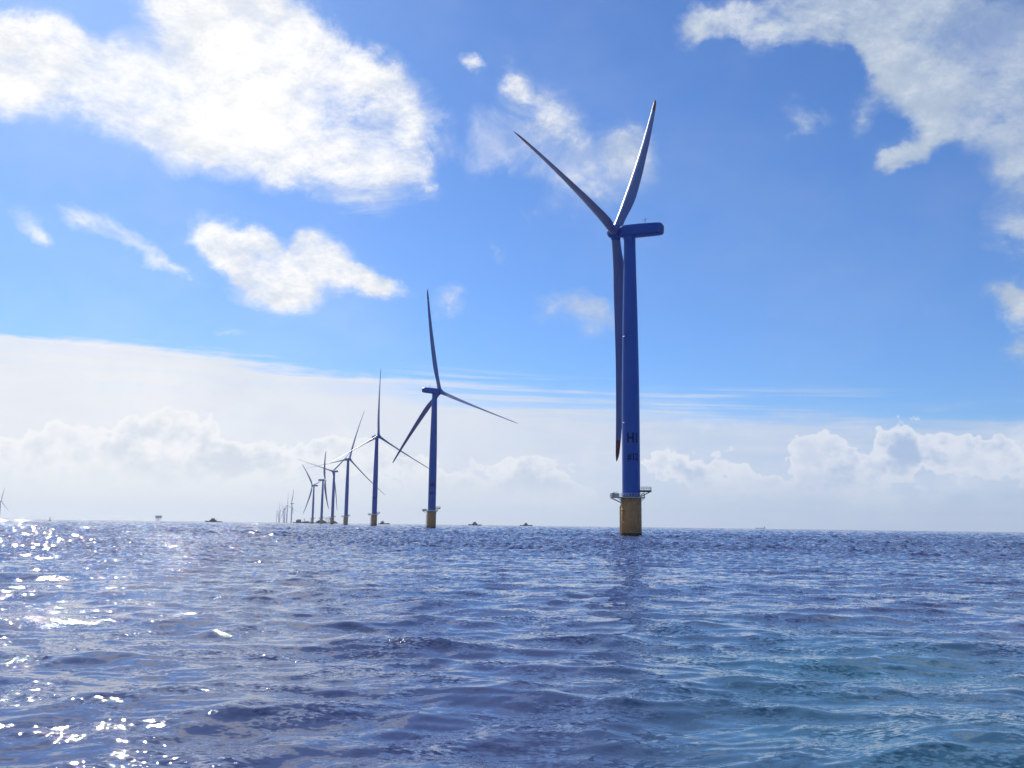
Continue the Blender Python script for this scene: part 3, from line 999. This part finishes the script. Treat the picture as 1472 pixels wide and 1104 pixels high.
# long cargo barge, left
t = thing('work_barge', 'long dark flat barge carrying a big square deckhouse at its left end', 'barge', (-606, 2790, drop(606, 2790)), 'construction barges behind the turbine row', R(6))
b = MB()
b.loft([[(x, -9, z0), (x, 9, z0), (x, 9, 2.8), (x, -9, 2.8)] for x, z0 in ((-31.5, 1.5), (-27, -1.5), (28, -1.5), (31.5, 1.2))], smooth=False)
part('hull', b.mesh('hull', M['hull']), t)
b = MB()
b.bbox(-15.5, 0, 6.0, 14.0, 12, 6.4, .25)
b.bbox(-14.5, 0, 10.0, 9, 9, 1.7, .2)
dh = part('deckhouse', b.mesh('deckhouse', M['house']), t)
for z_ in (5.0, 7.6):
    b = MB()
    for k in range(6):
        b.box(-20.6 + k * 2.0, -6.03, z_, 1.1, .06, 1.0)
    part('window', b.mesh('window', M['glass']), dh)
b = MB()
b.bbox(-1.0, 0, 4.0, 9, 8, 2.4, .15)
part('cargo_container', b.mesh('cargo_container', M['white']), t, label='pale low cargo')
b = MB()
b.bbox(9.0, 0, 4.4, 9, 9, 3.2, .15)
part('cargo_container', b.mesh('cargo_container', M['cargo']), t, label='grey blue cargo')
b = MB()
b.bbox(22.0, 1, 3.9, 8, 7, 2.2, .15)
part('cargo_container', b.mesh('cargo_container', M['cargo']), t, label='low cargo at the right end')
b = MB()
b.tube([(1.5, 0, 2.8), (1.5, 0, 9.0)], .7, 10)
b.bbox(1.5, 0, 9.2, 3, 3, 2.0, .2)
lattice(b, (1.5, 0, 9.5), (-5, 0, 11.5), 1.2, 6)
lattice(b, (1.5, 0, 10.0), (1.5, 0, 16), 1.6, 5)
b.tube([(1.5, 0, 16), (-5, 0, 11.6)], .08, 4)
part('deck_crane', b.mesh('deck_crane', M['pale']), t)
b = MB()
b.tube([(15, 0, 2.8), (15, 0, 6.5)], .6, 8)
lattice(b, (15, 0, 6.5), (26, 0, 13.5), 1.2, 8)
part('deck_crane', b.mesh('deck_crane', M['pale']), t)

# jack-up style crane barge, right
t = thing('work_barge', 'dark construction barge with a sloping deckhouse and pale crane legs behind three turbine towers', 'barge', (-516, 2655, drop(516, 2655)), 'construction barges behind the turbine row', R(3))
b = MB()
b.loft([[(x, -10, z0), (x, 10, z0), (x, 10, z1), (x, -10, z1)] for x, z0, z1 in ((-33, 1.2, 2.6), (-29, -1.5, 2.6), (24, -1.5, 2.6), (33, 1.0, 3.4))], smooth=False)
part('hull', b.mesh('hull', M['hull']), t)
b = MB()
b.loft([[(x, -7, 2.5), (x, 7, 2.5), (x, 7, z), (x, -7, z)] for x, z in ((-26, 4.5), (-20, 8.2), (-16, 9.6), (-9, 9.8), (-3, 7.2), (1, 5.0))], smooth=False)
b.bbox(-12, 0, 10.6, 6, 6, 1.8, .2)
dh = part('deckhouse', b.mesh('deckhouse', M['hull']), t)
b = MB()
for k in range(5):
    b.box(-18 + k * 2.4, -7.03, 7.2, 1.3, .06, .9)
part('window', b.mesh('window', M['glass']), dh)
for x_ in (3.5, 9.0):
    b = MB()
    lattice(b, (x_, -3, 2.6), (x_, -3, 17.5 if x_ < 5 else 13.5), 2.4, 6, .28)
    b.box(x_, -3, 17.9 if x_ < 5 else 13.9, 3.0, 3.0, .9)
    part('jack_up_leg', b.mesh('jack_up_leg', M['white']), t, label='pale lattice leg')
b = MB()
lattice(b, (-1, 0, 14.0), (21, 0, 14.8), 1.4, 12, .14)
b.tube([(-1, 0, 9), (-1, 0, 16)], .5, 8)
b.bbox(12.5, -1, 11.5, 2.5, 2.5, 4.5, .2)
b.tube([(12.5, -1, 2.6), (12.5, -1, 9.5)], .6, 8)
part('deck_crane', b.mesh('deck_crane', M['pale']), t)
b = MB()
b.loft([[(x, -6, 2.6), (x, 6, 2.6), (x, 6, z), (x, -6, z)] for x, z in ((18, 5.6), (22, 7.6), (26, 7.0), (30, 4.4))], smooth=False)
part('bow_house', b.mesh('bow_house', M['hull']), t)

# offshore substation
sx_, sy_ = -2432.0, 6563.9
t = thing('offshore_substation', 'hazy grey block platform standing on slim legs at the far left horizon', 'offshore platform', (sx_, sy_, drop(sx_, sy_)), None, R(-20))
b = MB()
b.bbox(0, 0, 26.5, 36, 24, 15, .8)
b.bbox(-1, 0, 36, 40, 27, 3.0, .4)
part('topside', b.mesh('topside', M['substation']), t)
b = MB()
b.box(19, 0, 37, 8, 8, .8)
part('helideck', b.mesh('helideck', M['substation']), t)
for x_ in (-11, 7):
    for y_ in (-8, 8):
        b = MB()
        b.tube([(x_ * 1.15, y_ * 1.15, -5), (x_, y_, 19.5)], 1.3, 12)
        part('leg', b.mesh('leg', M['substation']), t)
b = MB()
for y_ in (-8, 8):
    b.tube([(-12, y_, 2), (7, y_, 18)], .5, 6)
    b.tube([(8, y_, 2), (-11, y_, 18)], .5, 6)
part('cross_brace', b.mesh('cross_brace', M['substation']), t)
b = MB()
b.tube([(-17, 6, 37), (-17, 6, 48)], .4, 6)
part('mast', b.mesh('mast', M['substation']), t)

# marker beacon
sx_, sy_ = -654.2, 1349.8
t = thing('marker_beacon', 'tiny dark pole beacon standing up from the sea at the far left', 'beacon', (sx_, sy_, drop(sx_, sy_)), None)
b = MB()
b.rev([(1.3, -1.0), (1.5, 0.2), (1.3, 0.9), (.6, 1.2)], 20)
part('float', b.mesh('float', M['dark']), t)
b = MB()
lattice(b, (0, 0, 1.1), (0, 0, 5.2), 1.0, 4, .1)
b.rev([(.12, 5.2), (.42, 5.3), (.42, 6.1), (.1, 6.3)], 12)
part('light_tower', b.mesh('light_tower', M['dark']), t)

# far ship on the right horizon
sx_, sy_ = 2421.7, 9186.1
t = thing('cargo_ship', 'very faint tiny cargo ship on the right part of the horizon', 'ship', (sx_, sy_, drop(sx_, sy_)), None, R(170))
part('hull', hull_mesh(95, 16, 9, 7, 'hull', M['hull']), t)
b = MB()
b.bbox(-36, 0, 13, 12, 14, 12, .5)
b.bbox(-36, 0, 20.5, 8, 16, 3, .3)
part('superstructure', b.mesh('superstructure', M['white']), t)
b = MB()
for x_ in (-10, 18):
    b.tube([(x_, 0, 7), (x_, 0, 20)], .5, 8)
    b.tube([(x_, 0, 9), (x_ + 14, 0, 16)], .3, 6)
part('cargo_gear', b.mesh('cargo_gear', M['pale']), t)

# ------------------------------------------------------------------ sea haze
b = MB()
b.box(0, 0, 82.5, 28800, 28800, 245)
hm = bpy.data.materials.new('sea haze')
hm.use_nodes = True
hm.node_tree.nodes.clear()
q = G(hm.node_tree)
vol = q.new('ShaderNodeVolumePrincipled')
vol.inputs['Color'].default_value = (0.72, 0.80, 0.96, 1)
vol.inputs['Density'].default_value = 0.00005
vol.inputs['Anisotropy'].default_value = 0.25
mo = q.new('ShaderNodeOutputMaterial')
q.put(mo.inputs['Volume'], vol.outputs[0])
hz = bpy.data.objects.new('haze', b.mesh('haze', hm))
C.objects.link(hz)
hz['kind'] = 'stuff'
